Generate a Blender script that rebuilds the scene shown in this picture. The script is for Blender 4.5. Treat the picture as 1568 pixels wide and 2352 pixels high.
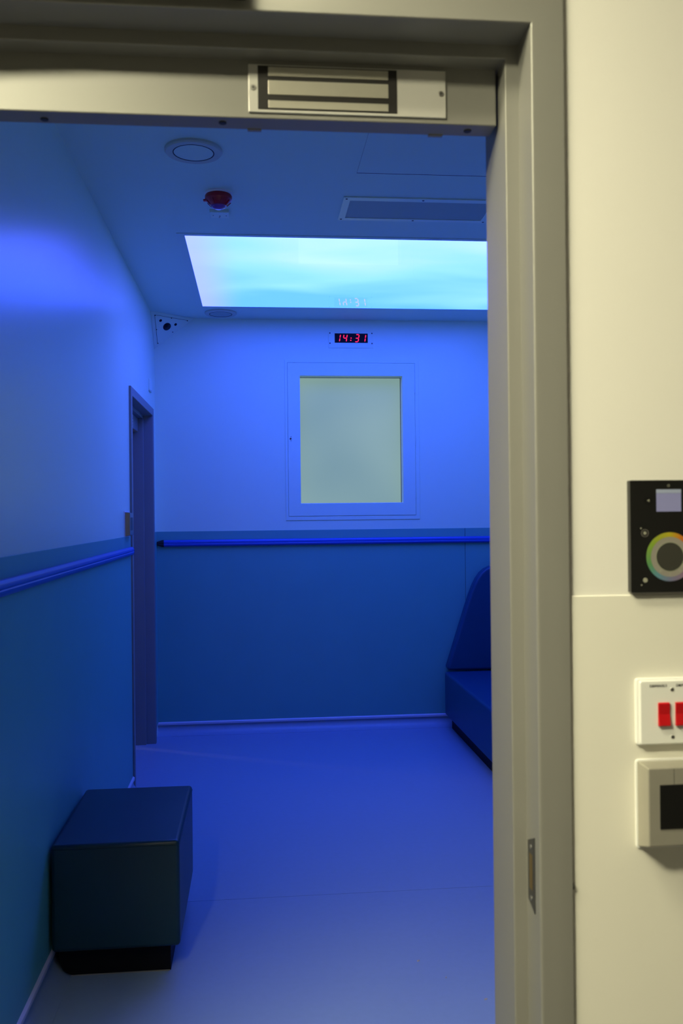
import bpy, bmesh, math, random
from mathutils import Vector, Matrix, Quaternion

random.seed(7)
for o in list(bpy.data.objects):
    bpy.data.objects.remove(o)
SC = bpy.context.scene
COL = SC.collection

# ------------------------------------------------------------------ camera
CAM_H = 1.40
F_PX, YAW, PITCH, ROLL = 2041.8, 0.0959, 0.0028, -0.0104


def cam_dir(x, fwd, y):
    c, s = math.cos(ROLL), math.sin(ROLL)
    x, y = c * x - s * y, s * x + c * y
    c, s = math.cos(PITCH), math.sin(PITCH)
    fwd, y = c * fwd - s * y, s * fwd + c * y
    c, s = math.cos(YAW), math.sin(YAW)
    return Vector((c * x + s * fwd, -s * x + c * fwd, y))


cam_data = bpy.data.cameras.new('camera')
cam_data.sensor_fit = 'VERTICAL'
cam_data.sensor_height = 36.0
cam_data.sensor_width = 24.0
cam_data.lens = F_PX / 2352.0 * 36.0
cam_data.clip_start = 0.02
cam_data.dof.use_dof = True
cam_data.dof.focus_distance = 4.6
cam_data.dof.aperture_fstop = 8.0
cam = bpy.data.objects.new('camera', cam_data)
R, U, Fw = cam_dir(1, 0, 0), cam_dir(0, 0, 1), cam_dir(0, 1, 0)
M = Matrix.Identity(4)
for i in range(3):
    M[i][0], M[i][1], M[i][2] = R[i], U[i], -Fw[i]
M[2][3] = CAM_H
cam.matrix_world = M
COL.objects.link(cam)
SC.camera = cam

# ------------------------------------------------------------------ world, view, light levels
world = bpy.data.worlds.new('world')
world.use_nodes = True
world.node_tree.nodes['Background'].inputs[0].default_value = (0.004, 0.005, 0.008, 1)
SC.world = world
SC.view_settings.view_transform = 'Standard'
SC.view_settings.look = 'None'
SC.view_settings.gamma = 1.0
SC.view_settings.use_curve_mapping = False
SC.view_settings.exposure = 0.0

SKY_PANEL_STRENGTH = 7.2          # blue backlit ceiling panel in the room
CORRIDOR_STRENGTH = (44.0, 175.0)         # warm luminaires in the corridor
CORRIDOR_COLOR = (1.0, 0.935, 0.62)

# ------------------------------------------------------------------ main dimensions (metres)
XL, XR = -0.6375, 1.98            # room side walls
YF, YB = 1.314, 5.79              # room front and back wall
ZC = 2.674                        # room ceiling
YC, YS, YW = 1.15, 1.208, 1.157   # casing face, stop face, corridor wall face
ZT = 0.0805                       # top of the capping strip over the coved floor
ZW = 1.302                        # top of the wall protection sheet
CY0, CX0, CX1 = -2.6, -3.6, 3.2   # corridor extent
CZ = 2.65


# ------------------------------------------------------------------ material helpers
def mat(name, color, rough=0.5, spec=0.5, metal=0.0, vary=0.0, vscale=6.0, bump=0.0, bscale=200.0,
        emit=None, estr=0.0, coat=0.0, coat_rough=0.05):
    m = bpy.data.materials.new(name)
    m.use_nodes = True
    nt = m.node_tree
    b = nt.nodes['Principled BSDF']
    b.inputs['Base Color'].default_value = (*color, 1)
    b.inputs['Roughness'].default_value = rough
    b.inputs['Specular IOR Level'].default_value = spec
    b.inputs['Metallic'].default_value = metal
    b.inputs['Coat Weight'].default_value = coat
    b.inputs['Coat Roughness'].default_value = coat_rough
    tc = nt.nodes.new('ShaderNodeTexCoord')
    if vary > 0:
        n = nt.nodes.new('ShaderNodeTexNoise')
        n.inputs['Scale'].default_value = vscale
        n.inputs['Detail'].default_value = 4
        nt.links.new(tc.outputs['Object'], n.inputs['Vector'])
        mx = nt.nodes.new('ShaderNodeMix')
        mx.data_type = 'RGBA'
        mx.inputs['A'].default_value = (*[c * (1 - vary) for c in color], 1)
        mx.inputs['B'].default_value = (*[min(1, c * (1 + vary)) for c in color], 1)
        nt.links.new(n.outputs['Fac'], mx.inputs['Factor'])
        nt.links.new(mx.outputs['Result'], b.inputs['Base Color'])
    if bump > 0:
        n = nt.nodes.new('ShaderNodeTexNoise')
        n.inputs['Scale'].default_value = bscale
        n.inputs['Detail'].default_value = 2
        nt.links.new(tc.outputs['Object'], n.inputs['Vector'])
        bp = nt.nodes.new('ShaderNodeBump')
        bp.inputs['Strength'].default_value = bump
        bp.inputs['Distance'].default_value = 0.001
        nt.links.new(n.outputs['Fac'], bp.inputs['Height'])
        nt.links.new(bp.outputs['Normal'], b.inputs['Normal'])
    if emit:
        b.inputs['Emission Color'].default_value = (*emit, 1)
        b.inputs['Emission Strength'].default_value = estr
    return m


M_WALL = mat('wall_paint', (0.72, 0.89, 0.66), rough=0.30, vary=0.02, vscale=3, bump=0.10, bscale=160)
M_CEIL = mat('ceiling_paint', (0.62, 0.85, 0.70), rough=0.6, vary=0.02, vscale=3)
M_CFLOOR = mat('corridor_vinyl', (0.09, 0.09, 0.095), rough=0.5, vary=0.05, vscale=30)
M_COPP = mat('corridor_far_paint', (0.38, 0.37, 0.34), rough=0.6, vary=0.03, vscale=4)
M_CWALL = mat('corridor_wall_paint', (0.82, 0.80, 0.76), rough=0.5, vary=0.015, vscale=4, bump=0.05, bscale=160)
M_CSHEET = mat('corridor_wall_sheet', (0.79, 0.77, 0.70), rough=0.45, vary=0.015, vscale=4)
M_FLOOR = mat('vinyl_floor', (0.265, 0.35, 0.46), rough=0.38, vary=0.05, vscale=40, bump=0.12, bscale=400)
M_CAP = mat('capping_strip', (0.62, 0.60, 0.68), rough=0.35, vary=0.03, vscale=10)
M_SHEET = mat('blue_wall_sheet', (0.12, 0.40, 0.35), rough=0.42, vary=0.05, vscale=5, bump=0.12, bscale=300)
M_RAIL = mat('blue_handrail', (0.02, 0.09, 0.48), rough=0.32, vary=0.03, vscale=8)
M_RAILCAP = mat('black_rail_end', (0.012, 0.012, 0.014), rough=0.6, vary=0.1)
M_FRAME = mat('grey_painted_steel', (0.272, 0.268, 0.25), rough=0.50, metal=0.3, vary=0.03, vscale=8, bump=0.05, bscale=250)
M_FRAMEDARK = mat('bolt_black', (0.02, 0.02, 0.02), rough=0.5, vary=0.1)
M_ALU = mat('brushed_aluminium', (0.66, 0.65, 0.62), rough=0.40, metal=0.35, vary=0.03, vscale=30)
M_POLE = mat('magnet_pole_steel', (0.60, 0.58, 0.50), rough=0.36, metal=0.6, vary=0.05, vscale=60)
M_EPOXY = mat('black_epoxy', (0.018, 0.016, 0.015), rough=0.45, vary=0.15, vscale=40)
M_SCREW = mat('screw_steel', (0.55, 0.54, 0.52), rough=0.35, metal=1.0, vary=0.05, vscale=80)
M_SCREWDK = mat('dark_screw', (0.012, 0.012, 0.016), rough=0.5, vary=0.1)
M_VINYL = mat('teal_vinyl', (0.0015, 0.032, 0.040), rough=0.40, spec=0.5, vary=0.08, vscale=8, bump=0.12, bscale=350)
M_BLUEVINYL = mat('blue_vinyl', (0.006, 0.060, 0.13), rough=0.42, spec=0.4, vary=0.08, vscale=8, bump=0.12, bscale=350)
M_PLINTH = mat('black_plinth', (0.006, 0.006, 0.007), rough=0.55, spec=0.12, vary=0.15, vscale=20)
M_WHITE = mat('white_plastic', (0.80, 0.80, 0.78), rough=0.35, vary=0.01, vscale=20)
M_TRIM = mat('painted_trim', (0.71, 0.88, 0.67), rough=0.35, vary=0.01, vscale=10)
M_RIM = mat('speaker_rim', (0.50, 0.60, 0.50), rough=0.5, vary=0.02)
M_HATCH = mat('hatch_paint', (0.61, 0.83, 0.70), rough=0.6, vary=0.02, vscale=6)
M_GAP = mat('dark_gap', (0.04, 0.04, 0.05), rough=0.8, vary=0.1)
M_HOLE = mat('black_lens', (0.006, 0.006, 0.010), rough=0.2, vary=0.1, vscale=30)
M_RED = mat('red_sounder_plastic', (0.42, 0.010, 0.012), rough=0.3, vary=0.1, vscale=30)
M_LENS = mat('violet_lens', (0.25, 0.06, 0.28), rough=0.15, vary=0.05, vscale=30)
M_SWRED = mat('red_rocker', (0.50, 0.006, 0.010), rough=0.32, vary=0.04, vscale=60)
M_INK = mat('black_print', (0.02, 0.02, 0.02), rough=0.6, vary=0.05)
M_STEEL = mat('stainless_steel', (0.46, 0.44, 0.38), rough=0.42, metal=0.55, vary=0.05, vscale=25, bump=0.04, bscale=300)
M_STEEL2 = mat('dark_brushed_steel', (0.34, 0.33, 0.31), rough=0.28, metal=1.0, vary=0.05, vscale=25)
M_GLASSBLK = mat('black_glass', (0.008, 0.008, 0.008), rough=0.06, spec=0.6, vary=0.05)
M_SCREENBLK = mat('black_screen', (0.006, 0.006, 0.006), rough=0.3, vary=0.05)
M_RINGGREY = mat('ring_grey', (0.27, 0.25, 0.22), rough=0.3, vary=0.03)
M_RINGRIM = mat('ring_rim', (0.50, 0.52, 0.40), rough=0.25, metal=0.4, vary=0.03)
M_MIRROR = mat('smoked_mirror', (0.16, 0.16, 0.14), rough=0.08, metal=0.8, vary=0.05)
M_LCD = mat('lcd_screen', (0.16, 0.16, 0.22), rough=0.15, vary=0.05, emit=(0.13, 0.13, 0.26), estr=0.6)
M_LCDBAR = mat('lcd_header', (0.20, 0.22, 0.26), rough=0.15, vary=0.05, emit=(0.2, 0.23, 0.28), estr=0.5)
M_ICON = mat('panel_icon', (0.30, 0.30, 0.24), rough=0.3, vary=0.05)
M_BRASS = mat('brass_slot', (0.30, 0.20, 0.07), rough=0.35, metal=0.8, vary=0.05)
M_GUNMETAL = mat('dark_strike_steel', (0.10, 0.10, 0.105), rough=0.35, metal=0.7, vary=0.05)
M_CLOSER = mat('dark_closer_metal', (0.05, 0.048, 0.045), rough=0.45, metal=0.3, vary=0.05)
M_DISPLAY = mat('clock_display', (0.004, 0.004, 0.006), rough=0.5, spec=0.15, vary=0.05)
M_LED = mat('red_led', (0.2, 0.0, 0.01), rough=0.4, vary=0.02, emit=(1.0, 0.012, 0.05), estr=1.5)
M_DOORLEAF = mat('door_laminate', (0.35, 0.33, 0.30), rough=0.45, vary=0.05, vscale=6)
M_CEILTILE = mat('corridor_ceiling', (0.75, 0.74, 0.70), rough=0.7, vary=0.03, vscale=5)
M_LAMP = mat('luminaire_diffuser', (0.8, 0.8, 0.8), rough=0.4, vary=0.01, emit=CORRIDOR_COLOR, estr=CORRIDOR_STRENGTH[0])
M_LAMP2 = mat('luminaire_diffuser_bright', (0.8, 0.8, 0.8), rough=0.4, vary=0.01, emit=CORRIDOR_COLOR, estr=CORRIDOR_STRENGTH[1])
M_VLAMP = mat('vestibule_globe', (0.8, 0.8, 0.8), rough=0.4, vary=0.01, emit=(1.0, 0.70, 0.45), estr=150.0)
M_PANE = mat('frosted_lit_pane', (0.05, 0.06, 0.06), rough=0.45, spec=0.3, vary=0.02,
             emit=(0.225, 0.36, 0.34), estr=1.0)
M_REVEAL = mat('dark_reveal', (0.05, 0.06, 0.08), rough=0.6, vary=0.05)
def pane_variation():
    nt = M_PANE.node_tree
    b = nt.nodes['Principled BSDF']
    tc = nt.nodes.new('ShaderNodeTexCoord')
    n = nt.nodes.new('ShaderNodeTexNoise')
    n.inputs['Scale'].default_value = 1.6
    n.inputs['Detail'].default_value = 1
    nt.links.new(tc.outputs['Object'], n.inputs['Vector'])
    mx = nt.nodes.new('ShaderNodeMix')
    mx.data_type = 'RGBA'
    mx.inputs['A'].default_value = (0.165, 0.285, 0.285, 1)
    mx.inputs['B'].default_value = (0.285, 0.43, 0.37, 1)
    nt.links.new(n.outputs['Fac'], mx.inputs['Factor'])
    nt.links.new(mx.outputs['Result'], b.inputs['Emission Color'])


pane_variation()
M_GRIT = mat('paper_crumb', (0.45, 0.40, 0.38), rough=0.8, vary=0.1)


def sky_panel_material():
    m = mat('sky_panel', (0.01, 0.01, 0.01), rough=0.04, spec=0.5)
    nt = m.node_tree
    b = nt.nodes['Principled BSDF']
    tc = nt.nodes.new('ShaderNodeTexCoord')
    mp = nt.nodes.new('ShaderNodeMapping')
    mp.inputs['Scale'].default_value = (0.8, 1.5, 1)
    mp.inputs['Rotation'].default_value = (0, 0, 0.25)
    mp.inputs['Location'].default_value = (1.3, 0.4, 0)
    nt.links.new(tc.outputs['Object'], mp.inputs['Vector'])
    n = nt.nodes.new('ShaderNodeTexNoise')
    n.inputs['Scale'].default_value = 1.3
    n.inputs['Detail'].default_value = 3
    n.inputs['Roughness'].default_value = 0.35
    n.inputs['Distortion'].default_value = 0.6
    nt.links.new(mp.outputs['Vector'], n.inputs['Vector'])
    # printed sky: pale haze towards the door end, deeper cyan towards the back wall
    sep = nt.nodes.new('ShaderNodeSeparateXYZ')
    nt.links.new(tc.outputs['Object'], sep.inputs['Vector'])
    mr = nt.nodes.new('ShaderNodeMapRange')
    mr.inputs['From Min'].default_value = -0.68
    mr.inputs['From Max'].default_value = 0.68
    mr.inputs['To Min'].default_value = 0.22
    mr.inputs['To Max'].default_value = -0.30
    nt.links.new(sep.outputs['Y'], mr.inputs['Value'])
    ad = nt.nodes.new('ShaderNodeMath')
    ad.operation = 'ADD'
    nt.links.new(n.outputs['Fac'], ad.inputs[0])
    nt.links.new(mr.outputs['Result'], ad.inputs[1])
    cr = nt.nodes.new('ShaderNodeValToRGB')
    s = SKY_PANEL_STRENGTH
    e = cr.color_ramp.elements
    e[0].position, e[0].color = 0.18, (0.17 / s, 0.62 / s, 1.0, 1)
    e[1].position, e[1].color = 0.90, (0.56 / s, 0.93 / s, 1.0, 1)
    x = cr.color_ramp.elements.new(0.48)
    x.color = (0.34 / s, 0.84 / s, 1.0, 1)
    nt.links.new(ad.outputs[0], cr.inputs['Fac'])
    ml = nt.nodes.new('ShaderNodeMapRange')          # LED strip at the panel's left edge is more violet
    ml.interpolation_type = 'SMOOTHSTEP'
    ml.inputs['From Min'].default_value = -0.98
    ml.inputs['From Max'].default_value = -0.72
    ml.inputs['To Min'].default_value = 0.75
    ml.inputs['To Max'].default_value = 0.0
    nt.links.new(sep.outputs['X'], ml.inputs['Value'])
    mxl = nt.nodes.new('ShaderNodeMix')
    mxl.data_type = 'RGBA'
    mxl.inputs['B'].default_value = (0.52 / s, 0.55 / s, 1.0, 1)
    nt.links.new(ml.outputs['Result'], mxl.inputs['Factor'])
    nt.links.new(cr.outputs['Color'], mxl.inputs['A'])
    nt.links.new(mxl.outputs['Result'], b.inputs['Emission Color'])
    b.inputs['Emission Strength'].default_value = s
    return m


def grille_material():
    m = mat('perforated_grille', (0.30, 0.30, 0.31), rough=0.6, vary=0.0)
    nt = m.node_tree
    b = nt.nodes['Principled BSDF']
    tc = nt.nodes.new('ShaderNodeTexCoord')
    v = nt.nodes.new('ShaderNodeTexVoronoi')
    v.inputs['Scale'].default_value = 260
    v.inputs['Randomness'].default_value = 0.0
    nt.links.new(tc.outputs['Object'], v.inputs['Vector'])
    cr = nt.nodes.new('ShaderNodeValToRGB')
    cr.color_ramp.elements[0].position, cr.color_ramp.elements[0].color = 0.32, (0.06, 0.08, 0.07, 1)
    cr.color_ramp.elements[1].position, cr.color_ramp.elements[1].color = 0.42, (0.38, 0.50, 0.43, 1)
    nt.links.new(v.outputs['Distance'], cr.inputs['Fac'])
    nt.links.new(cr.outputs['Color'], b.inputs['Base Color'])
    return m


def hue_ring_material():
    m = mat('hue_ring', (0.3, 0.3, 0.3), rough=0.25)
    nt = m.node_tree
    b = nt.nodes['Principled BSDF']
    tc = nt.nodes.new('ShaderNodeTexCoord')
    mp = nt.nodes.new('ShaderNodeMapping')
    nt.links.new(tc.outputs['Object'], mp.inputs['Vector'])
    mp.inputs['Rotation'].default_value = (math.radians(90), 0, math.radians(90))
    g = nt.nodes.new('ShaderNodeTexGradient')
    g.gradient_type = 'RADIAL'
    nt.links.new(mp.outputs['Vector'], g.inputs['Vector'])
    cr = nt.nodes.new('ShaderNodeValToRGB')
    cols = [(0.0, (0.16, 0.17, 0.28)), (0.10, (0.10, 0.24, 0.30)), (0.20, (0.10, 0.27, 0.10)),
            (0.34, (0.20, 0.32, 0.04)), (0.50, (0.42, 0.36, 0.02)), (0.58, (0.50, 0.17, 0.02)),
            (0.70, (0.45, 0.04, 0.03)), (0.85, (0.25, 0.14, 0.20)), (1.0, (0.16, 0.17, 0.28))]
    el = cr.color_ramp.elements
    el[0].position, el[0].color = 0.0, (*cols[0][1], 1)
    el[1].position, el[1].color = 1.0, (*cols[-1][1], 1)
    for p, c in cols[1:-1]:
        k = el.new(p)
        k.color = (*c, 1)
    nt.links.new(g.outputs['Fac'], cr.inputs['Fac'])
    nt.links.new(cr.outputs['Color'], b.inputs['Base Color'])
    return m


M_SKY = sky_panel_material()
M_GRILLE = grille_material()
M_HUE = hue_ring_material()


# ------------------------------------------------------------------ mesh helpers
def bx(bm, x0, x1, y0, y1, z0, z1):
    vs = [bm.verts.new((x, y, z)) for z in (z0, z1) for y in (y0, y1) for x in (x0, x1)]
    for f in ((0, 2, 3, 1), (4, 5, 7, 6), (0, 1, 5, 4), (2, 6, 7, 3), (0, 4, 6, 2), (1, 3, 7, 5)):
        bm.faces.new([vs[i] for i in f])


def obj(name, bm, material, parent=None, bevel=0.0, seg=2, smooth=False, label=None):
    bmesh.ops.recalc_face_normals(bm, faces=bm.faces)
    me = bpy.data.meshes.new(name)
    if smooth:
        for f in bm.faces:
            f.smooth = True
    bm.to_mesh(me)
    bm.free()
    me.materials.append(material)
    o = bpy.data.objects.new(name, me)
    COL.objects.link(o)
    if smooth:
        try:
            me.set_sharp_from_angle(angle=math.radians(40))
        except Exception:
            pass
    if bevel > 0:
        md = o.modifiers.new('bevel', 'BEVEL')
        md.width = bevel
        md.segments = seg
        md.limit_method = 'ANGLE'
        md.angle_limit = math.radians(40)
    if parent is not None:
        o.parent = parent
        o.matrix_parent_inverse = parent.matrix_world.inverted()
    if label:
        o['label'] = label
    return o


def box(name, material, x0, x1, y0, y1, z0, z1, parent=None, bevel=0.0, seg=2, label=None):
    bm = bmesh.new()
    bx(bm, x0, x1, y0, y1, z0, z1)
    return obj(name, bm, material, parent, bevel, seg, label=label)


def boxes(name, material, lst, parent=None, bevel=0.0):
    bm = bmesh.new()
    for b in lst:
        bx(bm, *b)
    return obj(name, bm, material, parent, bevel)


def lathe(name, material, profile, origin, axis, parent=None, n=40, label=None):
    """profile: list of (radius, height along axis); axis unit vector."""
    bm = bmesh.new()
    q = Vector((0, 0, 1)).rotation_difference(Vector(axis))
    o = Vector(origin)
    rings = []
    for r, h in profile:
        if r < 1e-6:
            rings.append([bm.verts.new(o + q @ Vector((0, 0, h)))])
        else:
            rings.append([bm.verts.new(o + q @ Vector((r * math.cos(2 * math.pi * k / n),
                                                       r * math.sin(2 * math.pi * k / n), h))) for k in range(n)])
    for a, b in zip(rings, rings[1:]):
        for k in range(n):
            k2 = (k + 1) % n
            if len(a) == 1 and len(b) == 1:
                continue
            if len(a) == 1:
                bm.faces.new((a[0], b[k], b[k2]))
            elif len(b) == 1:
                bm.faces.new((a[k], b[0], a[k2]))
            else:
                bm.faces.new((a[k], b[k], b[k2], a[k2]))
    return obj(name, bm, material, parent, smooth=True, label=label)


def disc(name, material, origin, axis, r, h, parent=None, n=24, rim=0.0, label=None):
    rim = rim or h * 0.3
    return lathe(name, material, [(0, 0), (r, 0), (r, h - rim), (r - rim, h), (0, h)], origin, axis, parent, n, label)


def round_poly(pts, radii, seg=4):
    """round the corners of a closed 2-D polygon."""
    out = []
    n = len(pts)
    for i in range(n):
        p0, p1, p2 = Vector(pts[i - 1]), Vector(pts[i]), Vector(pts[(i + 1) % n])
        r = radii[i] if isinstance(radii, (list, tuple)) else radii
        if r <= 0:
            out.append(tuple(p1))
            continue
        a, b = (p0 - p1), (p2 - p1)
        ang = a.angle(b)
        t = min(r / math.tan(ang / 2), a.length * 0.49, b.length * 0.49)
        A, B = p1 + a.normalized() * t, p1 + b.normalized() * t
        for k in range(seg + 1):
            u = k / seg
            out.append(tuple((1 - u) ** 2 * A + 2 * u * (1 - u) * p1 + u * u * B))
    return out


def prism(name, material, pts, to3d, h0, h1, parent=None, bevel=0.0, seg=2, smooth=False, label=None):
    """extrude polygon pts; to3d(u, v, h) -> xyz."""
    bm = bmesh.new()
    a = [bm.verts.new(to3d(u, v, h0)) for u, v in pts]
    b = [bm.verts.new(to3d(u, v, h1)) for u, v in pts]
    bm.faces.new(a)
    bm.faces.new(list(reversed(b)))
    n = len(pts)
    for i in range(n):
        bm.faces.new((a[i], a[(i + 1) % n], b[(i + 1) % n], b[i]))
    return obj(name, bm, material, parent, bevel, seg, smooth, label)


def ring_plate(name, material, outer, inner, to3d, h0, h1, parent=None, bevel=0.0, label=None):
    """rectangular frame: outer/inner = (u0,u1,v0,v1)."""
    bm = bmesh.new()

    def rect(r):
        return [(r[0], r[2]), (r[1], r[2]), (r[1], r[3]), (r[0], r[3])]
    V = {}
    for nm, r in (('o', outer), ('i', inner)):
        for hn, h in (('0', h0), ('1', h1)):
            V[nm + hn] = [bm.verts.new(to3d(u, v, h)) for u, v in rect(r)]
    for i in range(4):
        j = (i + 1) % 4
        bm.faces.new((V['o0'][i], V['o0'][j], V['i0'][j], V['i0'][i]))
        bm.faces.new((V['o1'][i], V['o1'][j], V['i1'][j], V['i1'][i]))
        bm.faces.new((V['o0'][i], V['o0'][j], V['o1'][j], V['o1'][i]))
        bm.faces.new((V['i0'][i], V['i0'][j], V['i1'][j], V['i1'][i]))
    return obj(name, bm, material, parent, bevel, label=label)


def empty(name, loc):
    o = bpy.data.objects.new(name, None)
    o.location = loc
    o.empty_display_size = 0.05
    COL.objects.link(o)
    bpy.context.view_layer.update()
    return o


def thing(name, loc, label, cat, group=None):
    o = empty(name, loc)
    o['label'] = label
    o['category'] = cat
    if group:
        o['group'] = group
    return o


def tag(o, label, cat, group=None):
    o['label'] = label
    o['category'] = cat
    if group:
        o['group'] = group
    return o


def struct(o, label=None):
    o['kind'] = 'structure'
    if label:
        o['label'] = label
    return o


def text_mesh(name, body, material, size, origin, parent, xdir=(1, 0, 0), updir=(0, 0, 1), align='LEFT'):
    cu = bpy.data.curves.new(name, 'FONT')
    cu.body = body
    cu.size = size
    cu.align_x = align
    cu.extrude = 0.0002
    t = bpy.data.objects.new(name + '_tmp', cu)
    COL.objects.link(t)
    bpy.context.view_layer.update()
    me = bpy.data.meshes.new_from_object(t.evaluated_get(bpy.context.evaluated_depsgraph_get()))
    bpy.data.objects.remove(t)
    x, u = Vector(xdir), Vector(updir)
    nrm = x.cross(u)
    Mx = Matrix.Identity(4)
    for i in range(3):
        Mx[i][0], Mx[i][1], Mx[i][2], Mx[i][3] = x[i], u[i], nrm[i], origin[i]
    me.transform(Mx)
    me.materials.clear()
    me.materials.append(material)
    o = bpy.data.objects.new(name, me)
    COL.objects.link(o)
    o.parent = parent
    o.matrix_parent_inverse = parent.matrix_world.inverted()
    return o


# ================================================================== SETTING
# ---- door opening in the front wall (corridor to room)
DX1 = 0.351                       # right stop edge
DX0 = DX1 - 0.874                 # left stop edge
DZT = 2.032                       # underside of the head stop
O_CAS, O_OUT = 0.019, 0.065       # rebate and casing offsets
HX0, HX1, HZ = DX0 - 0.055, DX1 + 0.055, DZT + 0.056   # hole in the wall

# ---- floors
SEAM_Y = 3.272
floor = empty('floor', (0.6, 3.5, 0))
struct(floor, 'grey violet sheet vinyl floor of the blue room')
box('vinyl_sheet', M_FLOOR, XL - 0.02, XR + 0.02, YF - 0.154, SEAM_Y - 0.0009, -0.05, 0, floor)
box('vinyl_sheet', M_FLOOR, XL - 0.02, XR + 0.02, SEAM_Y + 0.0009, YB + 0.02, -0.05, 0, floor)
box('weld_seam', M_GAP, XL, XR, SEAM_Y - 0.0009, SEAM_Y + 0.0009, -0.05, -0.0006, floor)
struct(box('floor', M_CFLOOR, CX0, CX1, CY0, YF - 0.154, -0.05, 0), 'corridor floor outside the doorway')

# ---- room ceiling
struct(box('ceiling', M_CEIL, XL - 0.15, XR + 0.15, YF - 0.06, YB + 0.15, ZC, ZC + 0.1), 'white ceiling of the blue room')

# ---- wall_front: shared wall between corridor and room
wf = boxes('wall_front', M_CWALL, [
    (HX1, XR + 0.15, YW, YF, 0, 2.80),
    (CX0, HX0, YW, YF, 0, 2.80),
    (HX0, HX1, YW, YF, HZ, 2.80),
])
struct(wf, 'cream painted corridor wall around the doorway')
ws = prism('wall_sheet', M_CSHEET, [(DX1 + O_OUT, 0.12), (XR + 0.15, 0.12), (XR + 0.15, 1.2875), (DX1 + O_OUT, 1.2875)],
           lambda u, v, h: (u, h, v), YW - 0.0022, YW + 0.001, wf, bevel=0.001)

# ---- corridor enclosure
struct(box('wall_corridor', M_COPP, CX0, CX1, CY0 - 0.1, CY0, 0, 2.80))
struct(box('wall_corridor', M_COPP, CX1, CX1 + 0.1, CY0, YW, 0, 2.80))
struct(box('wall_corridor', M_COPP, CX0 - 0.1, CX0, CY0, YW, 0, 2.80))
struct(box('ceiling', M_CEILTILE, CX0, CX1, CY0, YW, CZ, CZ + 0.1), 'corridor ceiling')

# ---- room door opening on the left wall (frame measured 4.603..5.607, 2.067 high)
SY0, SY1, SZT = 4.603 + O_OUT, 5.607 - O_OUT, 2.067 - O_OUT
LHY0, LHY1, LHZ = SY0 - 0.055, SY1 + 0.055, SZT + 0.055
wl = boxes('wall_left', M_WALL, [
    (XL - 0.15, XL, YF, LHY0, 0, ZC),
    (XL - 0.15, XL, LHY1, YB, 0, ZC),
    (XL - 0.15, XL, LHY0, LHY1, LHZ, ZC),
])
struct(wl, 'white upper left wall with blue lower sheet')
# ---- back wall with window hole
WX0, WX1, WZ0, WZ1 = 0.2929, 0.9671, 1.475, 2.307
WOX0, WOX1, WOZ0, WOZ1 = 0.2116, 1.0504, 1.391, 2.3917       # casement leaf
wb = boxes('wall_back', M_WALL, [
    (XL - 0.15, WX0 - 0.03, YB, YB + 0.14, 0, ZC),
    (WX1 + 0.03, XR + 0.15, YB, YB + 0.14, 0, ZC),
    (WX0 - 0.03, WX1 + 0.03, YB, YB + 0.14, 0, WZ0 - 0.03),
    (WX0 - 0.03, WX1 + 0.03, YB, YB + 0.14, WZ1 + 0.03, ZC),
])
struct(wb, 'white upper back wall with blue lower sheet')
wr = struct(box('wall_right', M_WALL, XR, XR + 0.15, YF, YB, 0, ZC), 'white right wall behind the bench')

# ---- blue protective sheets (3 mm) on the lower walls
T = 0.003
SEAMX = 1.377


def sheet(parent, pts_fn, u0, u1):
    prism('wall_sheet', M_SHEET, [(u0, ZT - 0.004), (u1, ZT - 0.004), (u1, ZW), (u0, ZW)], pts_fn, 0.0, T, parent,
          bevel=0.0012)


sheet(wb, lambda u, v, h: (u, YB - h, v), XL, SEAMX - 0.0012)
sheet(wb, lambda u, v, h: (u, YB - h, v), SEAMX + 0.0012, XR)
box('joint', M_GAP, SEAMX - 0.0012, SEAMX + 0.0012, YB - 0.0010, YB + 0.0005, ZT - 0.004, ZW, wb)
sheet(wl, lambda u, v, h: (XL + h, u, v), YF, SY0 - O_OUT)
sheet(wl, lambda u, v, h: (XL + h, u, v), SY1 + O_OUT, YB - T)
sheet(wr, lambda u, v, h: (XR - h, u, v), YF, YB - T)

# ---- coved skirting + capping strip
CR = 0.058


def cove_pts():
    p = [(0.0, ZT - 0.018)]
    p.append((0.0035, ZT - 0.018))
    for k in range(9):
        a = math.pi / 2 * k / 8
        p.append((0.0035 + CR - CR * math.cos(a), 0.001 + CR - CR * math.sin(a)))
    p += [(0.0035 + CR, -0.002), (0.0, -0.002)]
    return p


def cap_pts():
    return round_poly([(0, ZT - 0.020), (0.011, ZT - 0.020), (0.011, ZT - 0.006), (0.004, ZT), (0, ZT)],
                      [0, 0.003, 0.003, 0.001, 0], 3)


def skirting(name, fn, u0, u1, label):
    r = empty(name, fn(0, 0, (u0 + u1) / 2))
    struct(r, label)
    prism('cove', M_FLOOR, cove_pts(), fn, u0, u1, r, smooth=True)
    prism('capping_strip', M_CAP, cap_pts(), fn, u0, u1, r, smooth=True)


skirting('baseboard_back', lambda d, z, u: (u, YB - d, z), XL, XR, 'coved vinyl skirting with pale capping strip on the back wall')
skirting('baseboard_left', lambda d, z, u: (XL + d, u, z), YF, SY0 - O_OUT, 'coved vinyl skirting with pale capping strip on the left wall')
skirting('baseboard_right', lambda d, z, u: (XR - d, u, z), YF, YB, 'coved vinyl skirting on the right wall')


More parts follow.
